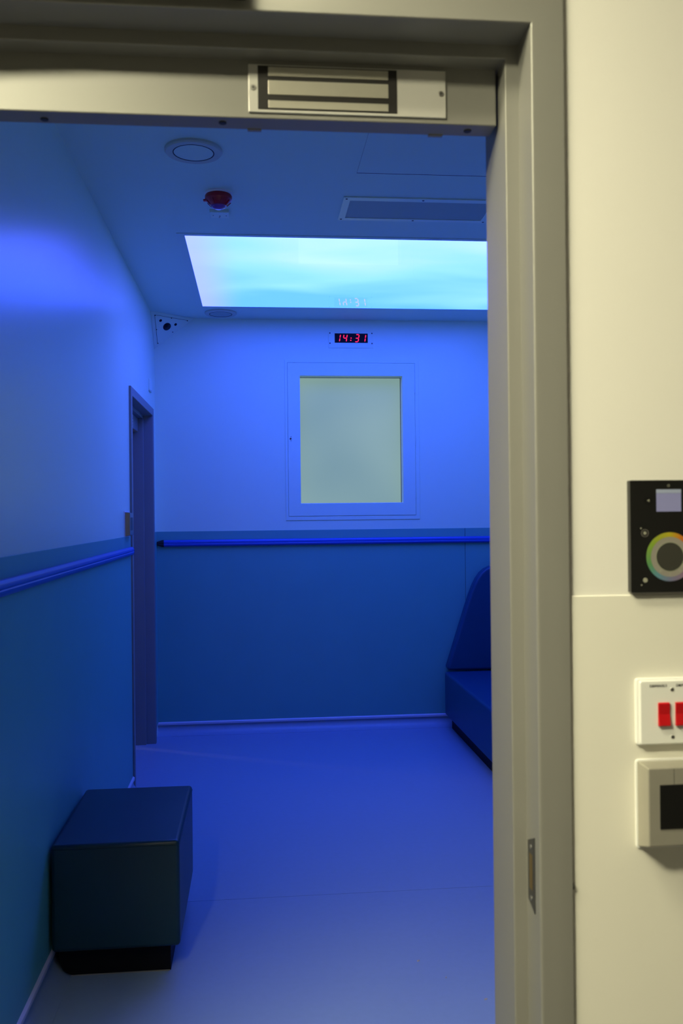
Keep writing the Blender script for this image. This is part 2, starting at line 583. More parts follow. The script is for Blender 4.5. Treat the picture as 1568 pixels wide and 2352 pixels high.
# ---- steel door frames: one mitred swept section each
def frame_sweep(parent, fn, u0, u1, zt, d_cas, d_stop, d_back):
    """fn(u, d, z) -> world; u0/u1 = stop edges; d measured from the casing face."""
    prof = [(0.0, d_back), (0.0, d_stop), (O_CAS, d_stop), (O_CAS, 0.0), (O_OUT, 0.0), (O_OUT, d_back)]
    prof = round_poly(prof, [0, 0.0028, 0, 0.0042, 0.003, 0], 4)
    bm = bmesh.new()
    rings = []
    for st in range(4):
        ring = []
        for o, d in prof:
            u = u1 + o if st < 2 else u0 - o
            z = (zt + o) if st in (1, 2) else 0.0
            ring.append(bm.verts.new(fn(u, d, z)))
        rings.append(ring)
    n = len(prof)
    for a, b in zip(rings, rings[1:]):
        for i in range(n):
            j = (i + 1) % n
            bm.faces.new((a[i], a[j], b[j], b[i]))
    bm.faces.new(rings[0])
    bm.faces.new(rings[-1])
    return obj('frame', bm, M_FRAME, parent, smooth=True)


D_STOP, D_HEAD, D_HBACK, D_BACK = YS - YC, 0.089, 0.127, YF - YC

# front doorway
door2 = empty('door_2', ((DX0 + DX1) / 2, YC, 0))
struct(door2, 'grey steel door frame of the near doorway')
fn2 = lambda u, d, z: (u, YC + d, z)
frame_sweep(door2, fn2, DX0, DX1, DZT, 0, D_STOP, D_BACK)
hp = box('header_panel', M_FRAME, DX0 + 0.004, DX1 - 0.0042, YC + D_HEAD, YC + D_HBACK, 1.952, DZT + 0.002, door2, bevel=0.0018, seg=3)
for xx, yy in ((-0.2858, 1.2625), (-0.041, 1.2557), (0.3092, 1.2575)):
    disc('bolt', M_FRAMEDARK, (xx, yy, 1.952), (0, 0, -1), 0.0055, 0.0018, hp, 16)
for x0, x1 in ((-0.0065, 0.0133), (0.2551, 0.2764)):
    box('clip', M_FRAME, x0, x1, YC + D_HBACK - 0.004, YC + D_HBACK + 0.003, 1.9502, 1.953, hp, bevel=0.0006)
# strike plate in the rebate of the right jamb
XJ = DX1 + O_CAS
sp = prism('strike_plate', M_GUNMETAL, [(1.170, 0.858), (1.1985, 0.868), (1.1985, 0.949), (1.170, 0.961)],
           lambda u, v, h: (XJ - h, u, v), -0.001, 0.0016, door2, bevel=0.0006, label='dark steel strike plate')
box('latch_slot', M_BRASS, XJ - 0.0019, XJ, 1.178, 1.1905, 0.886, 0.934, sp, bevel=0.0005)
for zz in (0.8745, 0.944):
    disc('screw', M_SCREW, (XJ - 0.0014, 1.184, zz), (-1, 0, 0), 0.0032, 0.0010, sp, 14)
disc('plug', M_FRAMEDARK, (DX1 + O_OUT - 0.001, YC + 0.004, 0.901), (1, 0, 0), 0.0055, 0.0016, door2, 14)
# door leaf swung right back against the corridor wall, out of view to the left
lf = box('leaf', M_DOORLEAF, DX0 - 0.075 - 0.90, DX0 - 0.075, YC - 0.075, YC - 0.025, 0.01, DZT + 0.012, door2, bevel=0.002)
box('lever_plate', M_STEEL, DX0 - 0.93, DX0 - 0.89, YC - 0.083, YC - 0.075, 0.92, 1.10, lf, bevel=0.002)
for zz in (0.25, 1.05, 1.85):
    lathe('hinge', M_STEEL, [(0, -0.05), (0.008, -0.05), (0.008, 0.05), (0, 0.05)], (DX0 - 0.070, YC - 0.018, zz), (0, 0, 1), lf, 16)

# side door on the left wall
PROUD = 0.012
door1 = empty('door_1', (XL, (SY0 + SY1) / 2, 0))
struct(door1, 'grey steel frame of the open side doorway in the left wall')
fn1 = lambda u, d, z: (XL + PROUD - d, u, z)
frame_sweep(door1, fn1, SY0, SY1, SZT, 0, D_STOP, D_BACK + PROUD)
XH = XL + PROUD - D_HEAD
hp1 = box('header_panel', M_FRAME, XH - 0.038, XH, SY0 + 0.004, SY1 - 0.006, SZT - 0.082, SZT + 0.002, door1, bevel=0.0015)
XD = XL + PROUD - D_BACK - 0.02     # plane of an unseen leaf, added ajar: its far-jamb slit shapes the floor streak
lf1 = box('leaf', M_DOORLEAF, XD - 0.05, XD - 0.004, SY0 - 0.03, SY1 - 0.045, 0.006, SZT + 0.03, door1, bevel=0.002)

# small dark space behind the side door
vx = XL - 0.15
vest = boxes('wall_vestibule', M_WALL, [
    (vx - 2.1, vx - 2.0, 4.2, 7.1, 0, ZC),
    (vx - 2.0, vx, 4.2, 4.3, 0, ZC),
    (vx - 2.0, vx, 7.0, 7.1, 0, ZC),
    (vx - 0.01, vx, YB + 0.14, 7.0, 0, ZC),
    (vx - 2.1, vx, 4.2, 7.1, ZC, ZC + 0.1),
])
box('vinyl_sheet', M_FLOOR, vx - 2.1, XL - 0.02, 4.2, 7.1, -0.05, 0, floor)
struct(vest, 'walls of the small lobby behind the side door')

# ---- window in the back wall
win = empty('window_1', ((WX0 + WX1) / 2, YB, WZ0))
struct(win, 'white framed interior window with lit frosted pane')
tw = lambda u, v, h: (u, YB - h, v)
ring_plate('window_frame', M_TRIM, (0.1948, 1.0763, 1.3648, 2.4114), (WOX0 - 0.001, WOX1 + 0.001, WOZ0 - 0.001, WOZ1 + 0.001),
           tw, -0.002, 0.0042, win, bevel=0.0012)
leafw = ring_plate('casement', M_TRIM, (WOX0 + 0.0012, WOX1 - 0.0012, WOZ0 + 0.0012, WOZ1 - 0.0012), (WX0, WX1, WZ0, WZ1), tw, -0.03, 0.0068,
                   win, bevel=0.0018)
ring_plate('glazing_bead', M_TRIM, (WX0 - 0.028, WX1 + 0.028, WZ0 - 0.028, WZ1 + 0.028), (WX0 + 0.001, WX1 - 0.001, WZ0 + 0.001, WZ1 - 0.001),
           tw, -0.062, -0.0302, win, bevel=0.001)
ring_plate('inner_reveal', M_REVEAL, (WX0 - 0.028, WX1 + 0.028, WZ0 - 0.028, WZ1 + 0.028), (WX0 - 0.003, WX1 + 0.003, WZ0 - 0.003, WZ1 + 0.003),
           tw, -0.115, -0.0622, win, bevel=0.0)
box('pane', M_PANE, WX0 - 0.028, WX1 + 0.028, YB + 0.1152, YB + 0.124, WZ0 - 0.028, WZ1 + 0.028, win,
    label='frosted grey green pane lit from behind')
disc('key_hole', M_SCREWDK, (0.2291, YB - 0.0066, 1.8956), (0, -1, 0), 0.0062, 0.0012, leafw, 20)
for zz in (1.8830, 1.9082):
    disc('screw', M_SCREWDK, (0.2315, YB - 0.0066, zz), (0, -1, 0), 0.0026, 0.0012, leafw, 14)
for zz in (2.23, 1.885, 1.537):
    for k in range(5):
        lathe('hinge', M_TRIM, [(0, -0.0055), (0.0035, -0.0055), (0.0035, 0.0055), (0, 0.0055)],
              (WOX1, YB - 0.0068, zz + (k - 2) * 0.0135), (0, 0, 1), leafw, 12)

# ================================================================== LIGHTS OF THE PLACE
# sky panel in the room ceiling
PX0, PX1, PY0, PY1 = -0.309, 1.65, 4.074, 5.445
lp = thing('sky_light_panel', ((PX0 + PX1) / 2, (PY0 + PY1) / 2, ZC),
           'large backlit sky print panel glowing cyan in the ceiling', 'ceiling light')
tcl = lambda u, v, h: (u, v, ZC - h)
ring_plate('trim_frame', M_HATCH, (PX0 - 0.036, PX1 + 0.036, PY0 - 0.028, PY1 + 0.028), (PX0, PX1, PY0, PY1), tcl, 0, 0.003, lp, bevel=0.001)
bm = bmesh.new()
cx, cy = (PX0 + PX1) / 2, (PY0 + PY1) / 2
bx(bm, PX0 - cx, PX1 - cx, PY0 - cy, PY1 - cy, -0.0018, 0.0)
dif = obj('diffuser', bm, M_SKY)
dif.parent = lp

# corridor luminaires
for i, (lx, ly, lab) in enumerate(((-0.75, 0.63, 'warm linear ceiling luminaire over the corridor by the doorway'),
                                   (-0.92, -0.02, 'warm linear ceiling luminaire over the far side of the corridor'))):
    t = thing('corridor_luminaire', (lx, ly, CZ), lab, 'ceiling light', 'corridor luminaires')
    hl = (0.60, 0.30)[i]
    ring_plate('housing', M_WHITE, (lx - hl - 0.04, lx + hl + 0.04, ly - 0.15, ly + 0.15), (lx - hl, lx + hl, ly - 0.12, ly + 0.12),
               lambda u, v, h: (u, v, CZ - h), 0, 0.015, t, bevel=0.002)
    box('diffuser', (M_LAMP, M_LAMP2)[i], lx - hl, lx + hl, ly - 0.12, ly + 0.12, CZ - 0.006, CZ - 0.001, t)

# lobby lamp behind the side door
vl = thing('wall_lamp', (-2.30, 6.28, 1.3), 'small warm globe lamp in the lobby behind the side door', 'lamp')
lathe('globe', M_VLAMP, [(0, -0.05), (0.03, -0.04), (0.05, 0), (0.03, 0.04), (0, 0.05)], (-2.30, 6.28, 1.3), (0, 0, 1), vl, 20)
lathe('stem', M_STEEL, [(0.0, 0.045), (0.008, 0.045), (0.008, 0.485), (0.0, 0.485)], (-2.30, 6.28, 1.3), (-1, 0, 0), vl, 12)

# ================================================================== DOORWAY HARDWARE
YH = YC + D_HEAD
ml = thing('magnetic_lock', (0.135, YH, 1.96), 'silver magnetic door lock with black face and steel bars on the door header', 'door lock')
tm = lambda u, v, h: (u, YH - h, v)
box('cover_plate', M_ALU, -0.0045, 0.2732, YH - 0.0035, YH, 1.9592, 2.0258, ml, bevel=0.0008)
box('magnet_core', M_EPOXY, 0.0084, 0.2032, YH - 0.0046, YH - 0.0034, 1.9632, 2.0236, ml, bevel=0.0004)
for z0, z1 in ((2.0090, 2.0218), (1.9834, 2.0030), (1.9648, 1.9752)):
    box('pole_bar', M_POLE, 0.0229, 0.1908, YH - 0.0056, YH - 0.0044, z0, z1, ml, bevel=0.0003)
for xx in (0.0021, 0.2662):
    s = disc('screw', M_SCREW, (xx, YH - 0.0035, 1.993), (0, -1, 0), 0.0040, 0.0012, ml, 18)
    boxes('slot', M_SCREWDK, [(xx - 0.0022, xx + 0.0022, YH - 0.0050, YH - 0.0046, 1.9926, 1.9934),
                              (xx - 0.0004, xx + 0.0004, YH - 0.0050, YH - 0.0046, 1.9908, 1.9952)], s)
# second magnet on the side door header
ml2 = thing('magnetic_lock', (XH, 5.2, SZT - 0.08), 'silver magnetic lock on the header of the side doorway', 'door lock')
box('cover_plate', M_ALU, XH, XH + 0.004, 5.03, 5.30, SZT - 0.074, SZT - 0.006, ml2, bevel=0.0008)
box('magnet_core', M_EPOXY, XH + 0.0038, XH + 0.0052, 5.10, 5.285, SZT - 0.070, SZT - 0.010, ml2, bevel=0.0004)
for k in range(3):
    box('pole_bar', M_POLE, XH + 0.005, XH + 0.0064, 5.115, 5.27, SZT - 0.066 + k * 0.020, SZT - 0.052 + k * 0.020, ml2, bevel=0.0003)

# door closer: track on the frame head, arm to the open leaf
dc = thing('door_closer', (-0.26, YC, 2.065), 'dark door closer slide track on the frame head', 'door closer')
box('slide_track', M_CLOSER, -0.46, -0.0059, YC - 0.024, YC, 2.0632, 2.093, dc, bevel=0.002)
a0, a1 = Vector((-0.24, YC - 0.034, 2.076)), Vector((-0.80, YC - 0.11, 2.080))
bm = bmesh.new()
dv = (a1 - a0).normalized()
nv = Vector((-dv.y, dv.x, 0)) * 0.011
vs = [bm.verts.new(p + s * nv + Vector((0, 0, h))) for p in (a0, a1) for s in (-1, 1) for h in (0, 0.008)]
for f in ((0, 1, 3, 2), (4, 6, 7, 5), (0, 2, 6, 4), (1, 5, 7, 3), (0, 4, 5, 1), (2, 3, 7, 6)):
    bm.faces.new([vs[i] for i in f])
obj('arm', bm, M_CLOSER, dc, bevel=0.001)
box('closer_body', M_CLOSER, -1.02, -0.76, YC - 0.125, YC - 0.076, 1.98, 2.065, dc, bevel=0.004)

# ================================================================== CORRIDOR WALL DEVICES
DC = 0.5525                        # common centre line
tp = lambda u, v, h: (u, YW - h, v)
cp = thing('touch_colour_controller', (DC, YW, 1.29), 'black glass wall controller with colour wheel and small screen', 'wall controller')
rp = round_poly([(DC - 0.0545, 1.291), (DC + 0.0545, 1.291), (DC + 0.0545, 1.4417), (DC - 0.0545, 1.4417)], 0.002, 3)
prism('glass_plate', M_GLASSBLK, rp, tp, 0, 0.0105, cp, bevel=0.0008, label='glossy black glass plate')
box('screen', M_LCD, 0.5345, 0.5690, YW - 0.0109, YW - 0.0103, 1.3995, 1.4240, cp, label='small pale violet screen')
box('screen_header', M_LCDBAR, 0.5345, 0.5690, YW - 0.0109, YW - 0.0103, 1.4242, 1.4292, cp)


def annulus(name, material, c, r0, r1, y0, y1, parent, n=64, label=None):
    bm = bmesh.new()
    L = []
    for r, y in ((r0, y0), (r1, y0), (r1, y1), (r0, y1)):
        L.append([bm.verts.new((r * math.cos(2 * math.pi * k / n), y - y0, r * math.sin(2 * math.pi * k / n))) for k in range(n)])
    for a, b in zip(L, L[1:] + L[:1]):
        for k in range(n):
            bm.faces.new((a[k], a[(k + 1) % n], b[(k + 1) % n], b[k]))
    o = obj(name, bm, material, None, smooth=True)
    o.location = (c[0], y0, c[1])
    bpy.context.view_layer.update()
    o.parent = parent
    o.matrix_parent_inverse = parent.matrix_world.inverted()
    if label:
        o['label'] = label
    return o


RC = (DC, 1.3386)
annulus('hue_ring', M_HUE, RC, 0.0268, 0.0328, YW - 0.0103, YW - 0.0112, cp, label='rainbow coloured ring')
annulus('dimmer_ring', M_RINGGREY, RC, 0.0200, 0.0268, YW - 0.0103, YW - 0.0111, cp)
annulus('rim', M_RINGRIM, RC, 0.0192, 0.0200, YW - 0.0103, YW - 0.0113, cp)
disc('centre_button', M_MIRROR, (RC[0], YW - 0.0103, RC[1]), (0, -1, 0), 0.0192, 0.0008, cp, 40)
for a in (-125, -55):
    disc('ring_mark', M_ICON, (RC[0] + 0.0232 * math.cos(math.radians(a)), YW - 0.0108, RC[1] + 0.0232 * math.sin(math.radians(a))), (0, -1, 0), 0.0017, 0.0005, cp, 14)
box('ring_mark', M_ICON, RC[0] - 0.0004, RC[0] + 0.0004, YW - 0.0113, YW - 0.0108, RC[1] - 0.0262, RC[1] - 0.0215, cp)
for sx in (-1, 1):
    prism('arrow_icon', M_ICON, [(DC + sx * 0.0278, 1.4162), (DC + sx * 0.0312, 1.4144), (DC + sx * 0.0278, 1.4126)], tp, 0.0103, 0.0108, cp)
    annulus('button_ring', M_GLASSBLK, (DC + sx * 0.0292, 1.4144), 0.0042, 0.0049, YW - 0.0103, YW - 0.0110, cp, 28)
    for zz, rr in ((1.3708, 0.0022), (1.3077, 0.0032)):
        disc('touch_icon', M_ICON, (DC + sx * 0.0345, YW - 0.0103, zz), (0, -1, 0), rr, 0.0005, cp, 16)
        annulus('button_ring', M_RINGGREY if rr < 0.003 else M_GLASSBLK, (DC + sx * 0.0345, zz), 0.0046, 0.0050, YW - 0.0103, YW - 0.0107, cp, 28)
        disc('touch_icon', M_ICON, (DC + sx * 0.0398, YW - 0.0103, zz + (0.0065 if zz > 1.34 else -0.0065)), (0, -1, 0), 0.0010, 0.0004, cp, 12)
annulus('indicator', M_ICON, (DC - 0.0008, 1.4343), 0.0012, 0.0017, YW - 0.0103, YW - 0.0107, cp, 20)

# twin red rocker switch plate
sw = thing('red_rocker_switch', (DC, YW, 1.086), 'white switch plate with two red rockers and printed circuit labels', 'light switch')
rp = round_poly([(DC - 0.0475, 1.086), (DC + 0.0475, 1.086), (DC + 0.0475, 1.1754), (DC - 0.0475, 1.1754)], 0.004, 4)
prism('back_box', M_WHITE, rp, tp, 0.0, 0.007, sw, bevel=0.0012)
rp = round_poly([(DC - 0.0450, 1.0875), (DC + 0.0450, 1.0875), (DC + 0.0450, 1.1735), (DC - 0.0450, 1.1735)], 0.004, 4)
pl = prism('face_plate', M_WHITE, rp, tp, 0.007, 0.0125, sw, bevel=0.0022, seg=3)
YP = YW - 0.0125
for cxx, tx in ((DC - 0.0122, 'DB/M/A/2L3'), (DC + 0.0118, 'DB/M/B/2L3')):
    prof = [(0, 1.1125), (0.0040, 1.1125), (0.0052, 1.1140), (0.0026, 1.1285), (0.0034, 1.1425), (0.0020, 1.1440), (0, 1.1440)]
    prism('rocker', M_SWRED, prof, lambda u, v, h: (h, YP - u + 0.0002, v), cxx - 0.0081, cxx + 0.0081, sw, bevel=0.0007, label='red rocker')
    text_mesh('printed_label', tx, M_INK, 0.0047, (cxx - 0.0190 if cxx < DC else cxx - 0.0062, YP - 0.0002, 1.1648), pl)
for zz in (1.0975, 1.1610):
    s = disc('screw', M_SCREW, (DC, YP + 0.0002, zz), (0, -1, 0), 0.0026, 0.0008, sw, 16)
    b2 = boxes('slot', M_SCREWDK, [(DC - 0.0018, DC + 0.0018, YP - 0.0009, YP - 0.0005, zz - 0.0004, zz + 0.0004)], s)

# stainless steel box with black window
st = thing('steel_sensor_box', (DC, YW, 0.946), 'brushed stainless steel wall box with black square window', 'wall box')
rp = round_poly([(DC - 0.0485, 0.9465), (DC + 0.0485, 0.9465), (DC + 0.0485, 1.0668), (DC - 0.0485, 1.0668)], 0.006, 4)
prism('back_plate', M_WHITE, rp, tp, 0.0, 0.0045, st, bevel=0.001)
bm = bmesh.new()
F0, F1 = 0.0045, 0.035
ub, uf = 0.0465, 0.0445
V = []
for (hw, zb, zt, d) in ((ub, 0.9500, 1.0645, F0), (uf, 0.9600, 1.0628, F1)):
    V.append([bm.verts.new((DC + s * hw, YW - d, z)) for s, z in ((-1, zb), (1, zb), (1, zt), (-1, zt))])
bm.faces.new(V[0])
bm.faces.new(V[1])
for i in range(4):
    bm.faces.new((V[0][i], V[0][(i + 1) % 4], V[1][(i + 1) % 4], V[1][i]))
sb = obj('steel_body', bm, M_STEEL, st, bevel=0.0018, seg=3)
box('window', M_SCREENBLK, DC - 0.0292, DC + 0.0292, YW - F1 - 0.0012, YW - F1 + 0.002, 0.9827, 1.0407, st, bevel=0.0006, label='black square window')
boxes('seam', M_SCREWDK, [(0.5428, 0.5432, YW - F1 - 0.0002, YW - F1 + 0.001, 1.0407, 1.0612)], sb)

# ================================================================== ROOM FITTINGS
# handrails
def rail_prof(zc):
    p = [(0.003, zc - 0.018), (0.009, zc - 0.0215), (0.017, zc - 0.0200), (0.0225, zc - 0.013), (0.0240, zc - 0.005), (0.0222, zc - 0.003),
         (0.0222, zc + 0.000), (0.0240, zc + 0.002), (0.0225, zc + 0.012), (0.017, zc + 0.0200), (0.009, zc + 0.0215), (0.003, zc + 0.018)]
    return round_poly(p, 0.003, 2)


ZH = 1.2255
h1 = thing('handrail', (0.6, YB, ZH), 'blue handrail along the back wall with black end cap', 'handrail')
fnb = lambda d, z, u: (u, YB - T - d + 0.003, z)
prism('rail', M_RAIL, rail_prof(ZH), fnb, -0.5885, XR, h1, smooth=True)
bm = bmesh.new()
ringsC = []
for u, sc, dd in ((-0.5885, 1.08, 1.06), (-0.600, 1.06, 1.05), (-0.633, 0.55, 0.80)):
    ringsC.append([bm.verts.new((u, YB - T - d * dd + 0.003, ZH + (z - ZH) * sc)) for d, z in rail_prof(ZH)])
n = len(ringsC[0])
for a, b in zip(ringsC, ringsC[1:]):
    for i in range(n):
        bm.faces.new((a[i], a[(i + 1) % n], b[(i + 1) % n], b[i]))
bm.faces.new(ringsC[0])
bm.faces.new(ringsC[-1])
obj('end_cap', bm, M_RAILCAP, h1, smooth=True, label='black tapered end cap')
h2 = thing('handrail', (XL, 3.0, ZH), 'blue handrail on the left wall ending at the side door frame', 'handrail')
prism('rail', M_RAIL, rail_prof(ZH + 0.001), lambda d, z, u: (XL + T + d - 0.003, u, z), YF + 0.02, 4.575, h2, smooth=True)
prism('end_cap', M_RAILCAP, rail_prof(ZH + 0.001), lambda d, z, u: (XL + T + d - 0.003, u, z), 4.575, 4.581, h2, smooth=True)

# ottoman
ot = thing('ottoman', (-0.44, 3.03, 0), 'dark teal vinyl cube ottoman on a black plinth by the left wall', 'ottoman')


def pad(name, material, x0, x1, y0, y1, z0, z1, parent, bev=0.014, crown=0.006, label=None):
    bm = bmesh.new()
    nx = 8
    bx(bm, x0, x1, y0, y1, z0, z1)
    bmesh.ops.subdivide_edges(bm, edges=bm.edges[:], cuts=nx, use_grid_fill=True)
    cxx, cyy, czz = (x0 + x1) / 2, (y0 + y1) / 2, (z0 + z1) / 2
    hx, hy, hz = (x1 - x0) / 2, (y1 - y0) / 2, (z1 - z0) / 2
    for v in bm.verts:
        a, b, c = (v.co.x - cxx) / hx, (v.co.y - cyy) / hy, (v.co.z - czz) / hz
        d = Vector((0, 0, 0))
        if abs(a) > 0.999:
            d.x += math.copysign(crown * (1 - b * b) * (1 - c * c), a)
        if abs(b) > 0.999:
            d.y += math.copysign(crown * (1 - a * a) * (1 - c * c), b)
        if abs(c) > 0.999:
            d.z += math.copysign(crown * (1 - b * b) * (1 - a * a), c)
        v.co += d
    o = obj(name, bm, material, parent, bevel=bev, seg=4, smooth=True, label=label)
    o.modifiers['bevel'].angle_limit = math.radians(50)
    return o


cu = pad('cushion', M_VINYL, XL + 0.012, -0.243, 2.748, 3.31, 0.089, 0.412, ot, bev=0.012, crown=0.005)
pl0 = prism('plinth', M_PLINTH, round_poly([(-0.600, 0), (-0.275, 0), (-0.275, 0.0895), (-0.616, 0.0895)], [0.05, 0, 0, 0], 6),
            lambda u, v, h: (u, h, v), 2.787, 3.27, ot, bevel=0.001)
boxes('sealant', M_RINGGREY, [(-0.575, -0.278, 2.7835, 2.7872, 0.0, 0.0022)], pl0)
# stitched seams of the cushion
for nm, lst in (('seam', [(XL + 0.02, -0.252, 2.7455, 2.7500, 0.397, 0.3985)]), ('seam', [(-0.2470, -0.2412, 2.76, 3.30, 0.397, 0.3985)])):
    boxes(nm, M_VINYL, lst, cu)

# bench with back cushion
be = thing('padded_bench', (1.6, 5.1, 0), 'blue vinyl padded bench with sloping backrest against the back wall', 'bench')
pad('seat', M_BLUEVINYL, 1.212, XR - 0.012, 4.15, 5.705, 0.092, 0.370, be, bev=0.014, crown=0.004)
box('plinth', M_PLINTH, 1.257, XR - 0.04, 4.20, 5.70, 0.0, 0.092, be, bevel=0.002)
outl = [(1.236, 0.376), (1.234, 0.400), (1.268, 0.505), (1.300, 0.605), (1.336, 0.715), (1.362, 0.795), (1.388, 0.870), (1.412, 0.930), (1.434, 0.972),
        (1.460, 1.008), (1.490, 1.034), (1.525, 1.051), (1.565, 1.060), (1.62, 1.063), (XR - 0.045, 1.063), (XR - 0.022, 1.055), (XR - 0.015, 1.035), (XR - 0.015, 0.376)]
prism('backrest', M_BLUEVINYL, outl, lambda u, v, h: (u, 5.784 - h, v), 0.0, 0.088, be, bevel=0.016, seg=4, smooth=True)

# speakers in the ceiling
for cxs, cys, lab in ((-0.2035, 3.123, 'round white ceiling speaker beside the red sounder'),
                      (-0.2075, 5.617, 'round white ceiling speaker beside the corner camera housing')):
    t = thing('ceiling_speaker', (cxs, cys, ZC), lab, 'speaker', 'ceiling speakers')
    lathe('rim', M_RIM, [(0.0718, 0.0), (0.0718, 0.0112), (0.080, 0.0125), (0.095, 0.012), (0.0995, 0.007), (0.0995, 0.0), (0.0718, 0.0)],
          (cxs, cys, ZC), (0, 0, -1), t, 56)
    lathe('grille', M_GRILLE if cys > 5 else M_HATCH, [(0.0, 0.0112), (0.05, 0.0110), (0.0681, 0.0106), (0.0681, 0.0), (0, 0)], (cxs, cys, ZC), (0, 0, -1), t, 48)
    lathe('shadow_gap', M_GAP, [(0.0682, 0.0), (0.0682, 0.0118), (0.0717, 0.0116), (0.0717, 0.0), (0.0682, 0.0)], (cxs, cys, ZC), (0, 0, -1), t, 56)
    disc('screw', M_SCREWDK, (cxs + 0.062, cys - 0.060, ZC - 0.0082), (0, 0, -1), 0.0025, 0.0012, t, 12)

# red sounder beacon
sx0, sy0 = -0.1345, 3.535
sn = thing('red_fire_sounder', (sx0, sy0, ZC), 'red fire alarm sounder with violet lens hanging from the ceiling', 'fire alarm')
lathe('base', M_WHITE, [(0, 0), (0.0540, 0), (0.0540, 0.006), (0.051, 0.009), (0, 0.009)], (sx0, sy0, ZC), (0, 0, -1), sn, 40)
lathe('body', M_RED, [(0, 0.009), (0.0500, 0.009), (0.0535, 0.014), (0.0535, 0.026), (0.050, 0.030), (0.047, 0.034), (0.032, 0.050), (0.028, 0.051), (0, 0.051)],
      (sx0, sy0, ZC), (0, 0, -1), sn, 40)
lathe('lens', M_LENS, [(0, 0.051), (0.030, 0.051), (0.028, 0.056), (0.016, 0.0615), (0, 0.0635)], (sx0, sy0, ZC), (0, 0, -1), sn, 32)
box('latch_tab', M_RED, sx0 - 0.060, sx0 - 0.044, sy0 - 0.008, sy0 + 0.008, ZC - 0.034, ZC - 0.027, sn, bevel=0.002)
for k in range(8):
    a = 2 * math.pi * k / 8 + 0.3
    ux, uy = math.cos(a), math.sin(a)
    bm = bmesh.new()
    tx, ty = -uy * 0.002, ux * 0.002
    pts = [(0.0475, 0.033), (0.0330, 0.0485), (0.0350, 0.0500), (0.0505, 0.0345)]
    L = [[bm.verts.new((sx0 + ux * r + s * tx, sy0 + uy * r + s * ty, ZC - h)) for r, h in pts] for s in (-1, 1)]
    bm.faces.new(L[0])
    bm.faces.new(L[1])
    for i in range(4):
        bm.faces.new((L[0][i], L[0][(i + 1) % 4], L[1][(i + 1) % 4], L[1][i]))
    obj('rib', bm, M_RED, sn)

# little white ceiling sign unit behind it
sg = thing('ceiling_sensor_plate', (-0.14, 3.75, ZC), 'small white rectangular ceiling plate just behind the red sounder', 'ceiling plate')
p0 = box('plate', M_TRIM, -0.1790, -0.0995, 3.722, 3.795, ZC - 0.013, ZC, sg, bevel=0.0015)
disc('led', M_SCREWDK, (-0.1385, 3.768, ZC - 0.0128), (0, 0, -1), 0.0032, 0.0012, p0, 14)  # dark dots standing for the plate's unreadable print
disc('led', M_SCREWDK, (-0.1405, 3.785, ZC - 0.0128), (0, 0, -1), 0.0026, 0.0012, p0, 14)
for xx in (-0.166, -0.112):
    disc('screw', M_SCREWDK, (xx, 3.762, ZC - 0.0128), (0, 0, -1), 0.0022, 0.0012, p0, 12)

# access hatch and air grille
ht = thing('access_hatch', (0.70, 3.0, ZC), 'flush white access hatch in the ceiling before the air grille', 'access hatch')
box('shadow_gap', M_GAP, 0.3871, 1.0029, 2.6710, 3.2935, ZC - 0.0005, ZC + 0.0, ht)
box('hatch_panel', M_HATCH, 0.3875, 1.0025, 2.6715, 3.2870, ZC - 0.0014, ZC - 0.0003, ht, bevel=0.0004)
vt = thing('air_grille', (0.68, 3.67, ZC), 'long perforated air grille screwed to the ceiling', 'vent')
ring_plate('grille_frame', M_TRIM, (0.363, 1.012, 3.536, 3.812), (0.392, 0.983, 3.572, 3.782), tcl, 0, 0.005, vt, bevel=0.0012)
box('perforated_sheet', M_GRILLE, 0.392, 0.983, 3.572, 3.782, ZC - 0.0024, ZC, vt)
for xx, yy in ((0.376, 3.553), (0.688, 3.553), (0.998, 3.553), (0.376, 3.797), (0.688, 3.797), (0.998, 3.797)):
    disc('screw', M_SCREWDK, (xx, yy, ZC - 0.0049), (0, 0, -1), 0.0048, 0.0012, vt, 14)

# corner camera housing
LEG = 0.187
A = Vector((XL + 0.001, YB - LEG, ZC - 0.001))
Bp = Vector((XL + LEG + 0.055, YB - 0.001, ZC - 0.001))
Cc = Vector((XL + 0.001, YB - 0.001, ZC - LEG))
ch = thing('corner_camera_housing', ((A + Bp + Cc) / 3), 'white triangular corner camera housing with three black openings', 'camera')
nrm = (Bp - A).cross(Cc - A).normalized()
if nrm.y > 0:
    nrm = -nrm
bm = bmesh.new()
a, b, c = (bm.verts.new(p) for p in (A, Bp, Cc))
a2, b2, c2 = (bm.verts.new(p) for p in (A + Vector((0, -0.012, 0)), Bp + Vector((0.012, 0, 0)), Cc + Vector((0, 0, -0.012))))
kk = bm.verts.new((XL + 0.001, YB - 0.001, ZC - 0.001))
for f in ((a2, b2, c2), (kk, a, a2), (kk, b, b2), (kk, c, c2)):
    try:
        bm.faces.new(f)
    except Exception:
        pass
bm.faces.new((kk, a2, b2))
bm.faces.new((kk, b2, c2))
bm.faces.new((kk, c2, a2))
for v in (a, b, c):
    bm.verts.remove(v)
obj('shell', bm, M_TRIM, ch)
A2, B2, C2 = A + Vector((0, -0.012, 0)), Bp + Vector((0.012, 0, 0)), Cc + Vector((0, 0, -0.012))
cen = (A2 + B2 + C2) / 3


def tri(p, s):
    return cen + (p - cen) * s


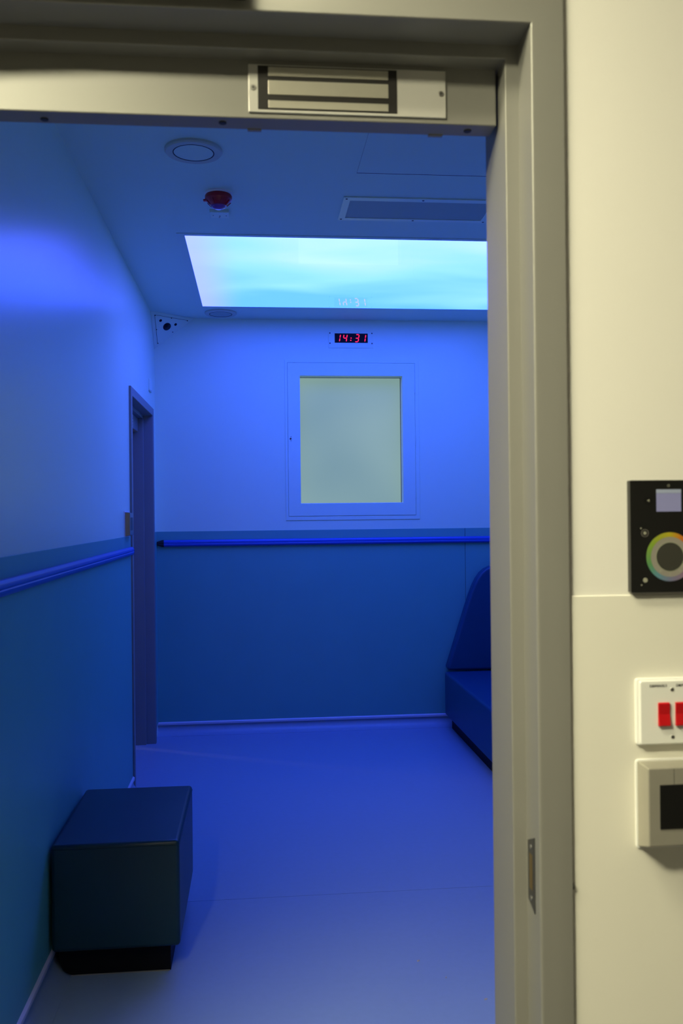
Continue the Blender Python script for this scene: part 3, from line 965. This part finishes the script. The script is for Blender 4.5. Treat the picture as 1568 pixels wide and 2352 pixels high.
bm = bmesh.new()
lo = [bm.verts.new(tri(p, 0.75) + nrm * 0.0002) for p in (A2, B2, C2)]
hi = [bm.verts.new(tri(p, 0.75) + nrm * 0.0035) for p in (A2, B2, C2)]
bm.faces.new(lo)
bm.faces.new(hi)
for i in range(3):
    bm.faces.new((lo[i], lo[(i + 1) % 3], hi[(i + 1) % 3], hi[i]))
fp = obj('face_plate', bm, M_TRIM, ch, bevel=0.0008)
bm = bmesh.new()
lo = [bm.verts.new(tri(p, 0.765) + nrm * 0.0001) for p in (A2, B2, C2)]
hi = [bm.verts.new(tri(p, 0.765) + nrm * 0.0008) for p in (A2, B2, C2)]
bm.faces.new(lo)
bm.faces.new(hi)
for i in range(3):
    bm.faces.new((lo[i], lo[(i + 1) % 3], hi[(i + 1) % 3], hi[i]))
obj('shadow_gap', bm, M_GAP, ch)
lathe('lens', M_HOLE, [(0, 0), (0.0265, 0), (0.0265, 0.004), (0.024, 0.005), (0, 0.0055)], cen + nrm * 0.0012, nrm, ch, 32)


def bary(wa, wb_, wc):
    return A2 * wa + B2 * wb_ + C2 * wc


for q in (bary(0.60, 0.20, 0.20), bary(0.22, 0.54, 0.24)):
    disc('aperture', M_HOLE, q + nrm * 0.0030, nrm, 0.0095, 0.0012, ch, 20)
for q in (tri(A2, 0.74), tri(B2, 0.74), tri(C2, 0.74), tri((A2 + B2) / 2, 0.74), tri((A2 + C2) / 2, 0.74), tri((B2 + C2) / 2, 0.74)):
    disc('screw', M_SCREWDK, q + nrm * 0.0030, nrm, 0.0036, 0.0016, ch, 12)

# digital clock
ck = thing('digital_clock', (0.631, YB, 2.4895), 'recessed digital wall clock with red digits reading 14:31', 'clock')
box('frame_plate', M_TRIM, 0.4838, 0.7783, YB - 0.0045, YB, 2.4895, 2.5955, ck, bevel=0.001)
dsp = box('display', M_DISPLAY, 0.5237, 0.7412, YB - 0.0052, YB - 0.0042, 2.5236, 2.5850, ck)
for xx in (0.4925, 0.7690):
    for zz in (2.5200, 2.5865):
        disc('screw', M_SCREWDK, (xx, YB - 0.0043, zz), (0, -1, 0), 0.0042, 0.0012, ck, 14)
SEGS = {'1': 'bc', '4': 'bcfg', '3': 'abcdg'}


def digit(ch_, x, parent):
    w, h, t, sk = 0.0215, 0.0470, 0.0060, 0.16
    zb = 2.5306
    bm = bmesh.new()

    def seg(p, q, tt=t, g=0.0014):
        p, q = Vector(p), Vector(q)
        d = (q - p).normalized()
        nn = Vector((-d.y, d.x))
        p, q = p + d * g, q - d * g
        pts = [p, p + d * tt / 2 + nn * tt / 2, q - d * tt / 2 + nn * tt / 2, q, q - d * tt / 2 - nn * tt / 2, p + d * tt / 2 - nn * tt / 2]
        lo_ = [bm.verts.new((x + u.x + sk * u.y, YB - 0.0050, zb + u.y)) for u in pts]
        hi_ = [bm.verts.new((x + u.x + sk * u.y, YB - 0.0057, zb + u.y)) for u in pts]
        bm.faces.new(hi_)
        for i in range(6):
            bm.faces.new((lo_[i], lo_[(i + 1) % 6], hi_[(i + 1) % 6], hi_[i]))
    P = {'a': ((0, h), (w, h)), 'b': ((w, h / 2), (w, h)), 'c': ((w, 0), (w, h / 2)), 'd': ((0, 0), (w, 0)),
         'e': ((0, 0), (0, h / 2)), 'f': ((0, h / 2), (0, h)), 'g': ((0, h / 2), (w, h / 2))}
    for s in SEGS[ch_]:
        seg(*P[s])
    obj('digit', bm, M_LED, parent, label='red LED numeral ' + ch_)


digit('1', 0.5330, ck)
digit('4', 0.5775, ck)
digit('3', 0.6560, ck)
digit('1', 0.7000, ck)
for zz, dx in ((2.5400, 0.0), (2.5545, 0.002)):
    disc('colon_dot', M_LED, (0.6295 + dx, YB - 0.0050, zz), (0, -1, 0), 0.0040, 0.0007, ck, 16)

# door contact / light on the left wall above the side door
dl = thing('door_status_strip', (XL, 5.51, 2.16), 'small white vertical strip unit on the left wall above the side door', 'wall unit')
prism('housing', M_TRIM, round_poly([(5.452, 2.160), (5.560, 2.160), (5.560, 2.236), (5.452, 2.236)], 0.012, 4),
      lambda u, v, h: (XL + h, u, v), 0, 0.011, dl, bevel=0.002)
disc('screw', M_SCREWDK, (XL + 0.0108, 5.506, 2.1665), (1, 0, 0), 0.003, 0.001, dl, 12)

# steel reader beside the side door
rd = thing('steel_card_reader', (XL, 4.47, 1.30), 'grey steel wall box with dark window beside the side door frame', 'wall box')
box('back_plate', M_WHITE, XL, XL + 0.0035, 4.395, 4.560, 1.300, 1.428, rd, bevel=0.002)
bm = bmesh.new()
V = []
for (y0, y1, z0, z1, d) in ((4.403, 4.540, 1.303, 1.422, 0.0035), (4.408, 4.535, 1.310, 1.418, 0.027)):
    V.append([bm.verts.new((XL + d, y, z)) for y, z in ((y0, z0), (y1, z0), (y1, z1), (y0, z1))])
bm.faces.new(V[0])
bm.faces.new(V[1])
for i in range(4):
    bm.faces.new((V[0][i], V[0][(i + 1) % 4], V[1][(i + 1) % 4], V[1][i]))
obj('steel_body', bm, M_STEEL2, rd, bevel=0.0015)
box('window', M_SCREENBLK, XL + 0.0265, XL + 0.0282, 4.435, 4.508, 1.332, 1.396, rd, bevel=0.0005)

# crumbs on the floor
for (xx, yy, r, s) in ((0.4912, 2.7525, 0.4, 1.0), (0.5565, 2.6448, 1.3, 0.8), (0.644, 2.5134, 0.2, 1.0)):
    bm = bmesh.new()
    pts = [(-0.0060, -0.0010), (-0.0015, -0.0028), (0.0055, -0.0015), (0.0065, 0.0012), (0.0008, 0.0022), (-0.0040, 0.0018)]
    c0, s0 = math.cos(r) * s, math.sin(r) * s
    lo_ = [bm.verts.new((xx + c0 * u - s0 * v, yy + s0 * u + c0 * v, 0.0)) for u, v in pts]
    hi_ = [bm.verts.new((xx + 0.8 * (c0 * u - s0 * v), yy + 0.8 * (s0 * u + c0 * v), 0.0018 + 0.0008 * (k % 2))) for k, (u, v) in enumerate(pts)]
    bm.faces.new(lo_)
    bm.faces.new(hi_)
    for i in range(6):
        bm.faces.new((lo_[i], lo_[(i + 1) % 6], hi_[(i + 1) % 6], hi_[i]))
    tag(obj('paper_crumb', bm, M_GRIT), 'tiny pale paper crumb lying on the vinyl floor', 'crumb', 'crumbs on the vinyl floor')
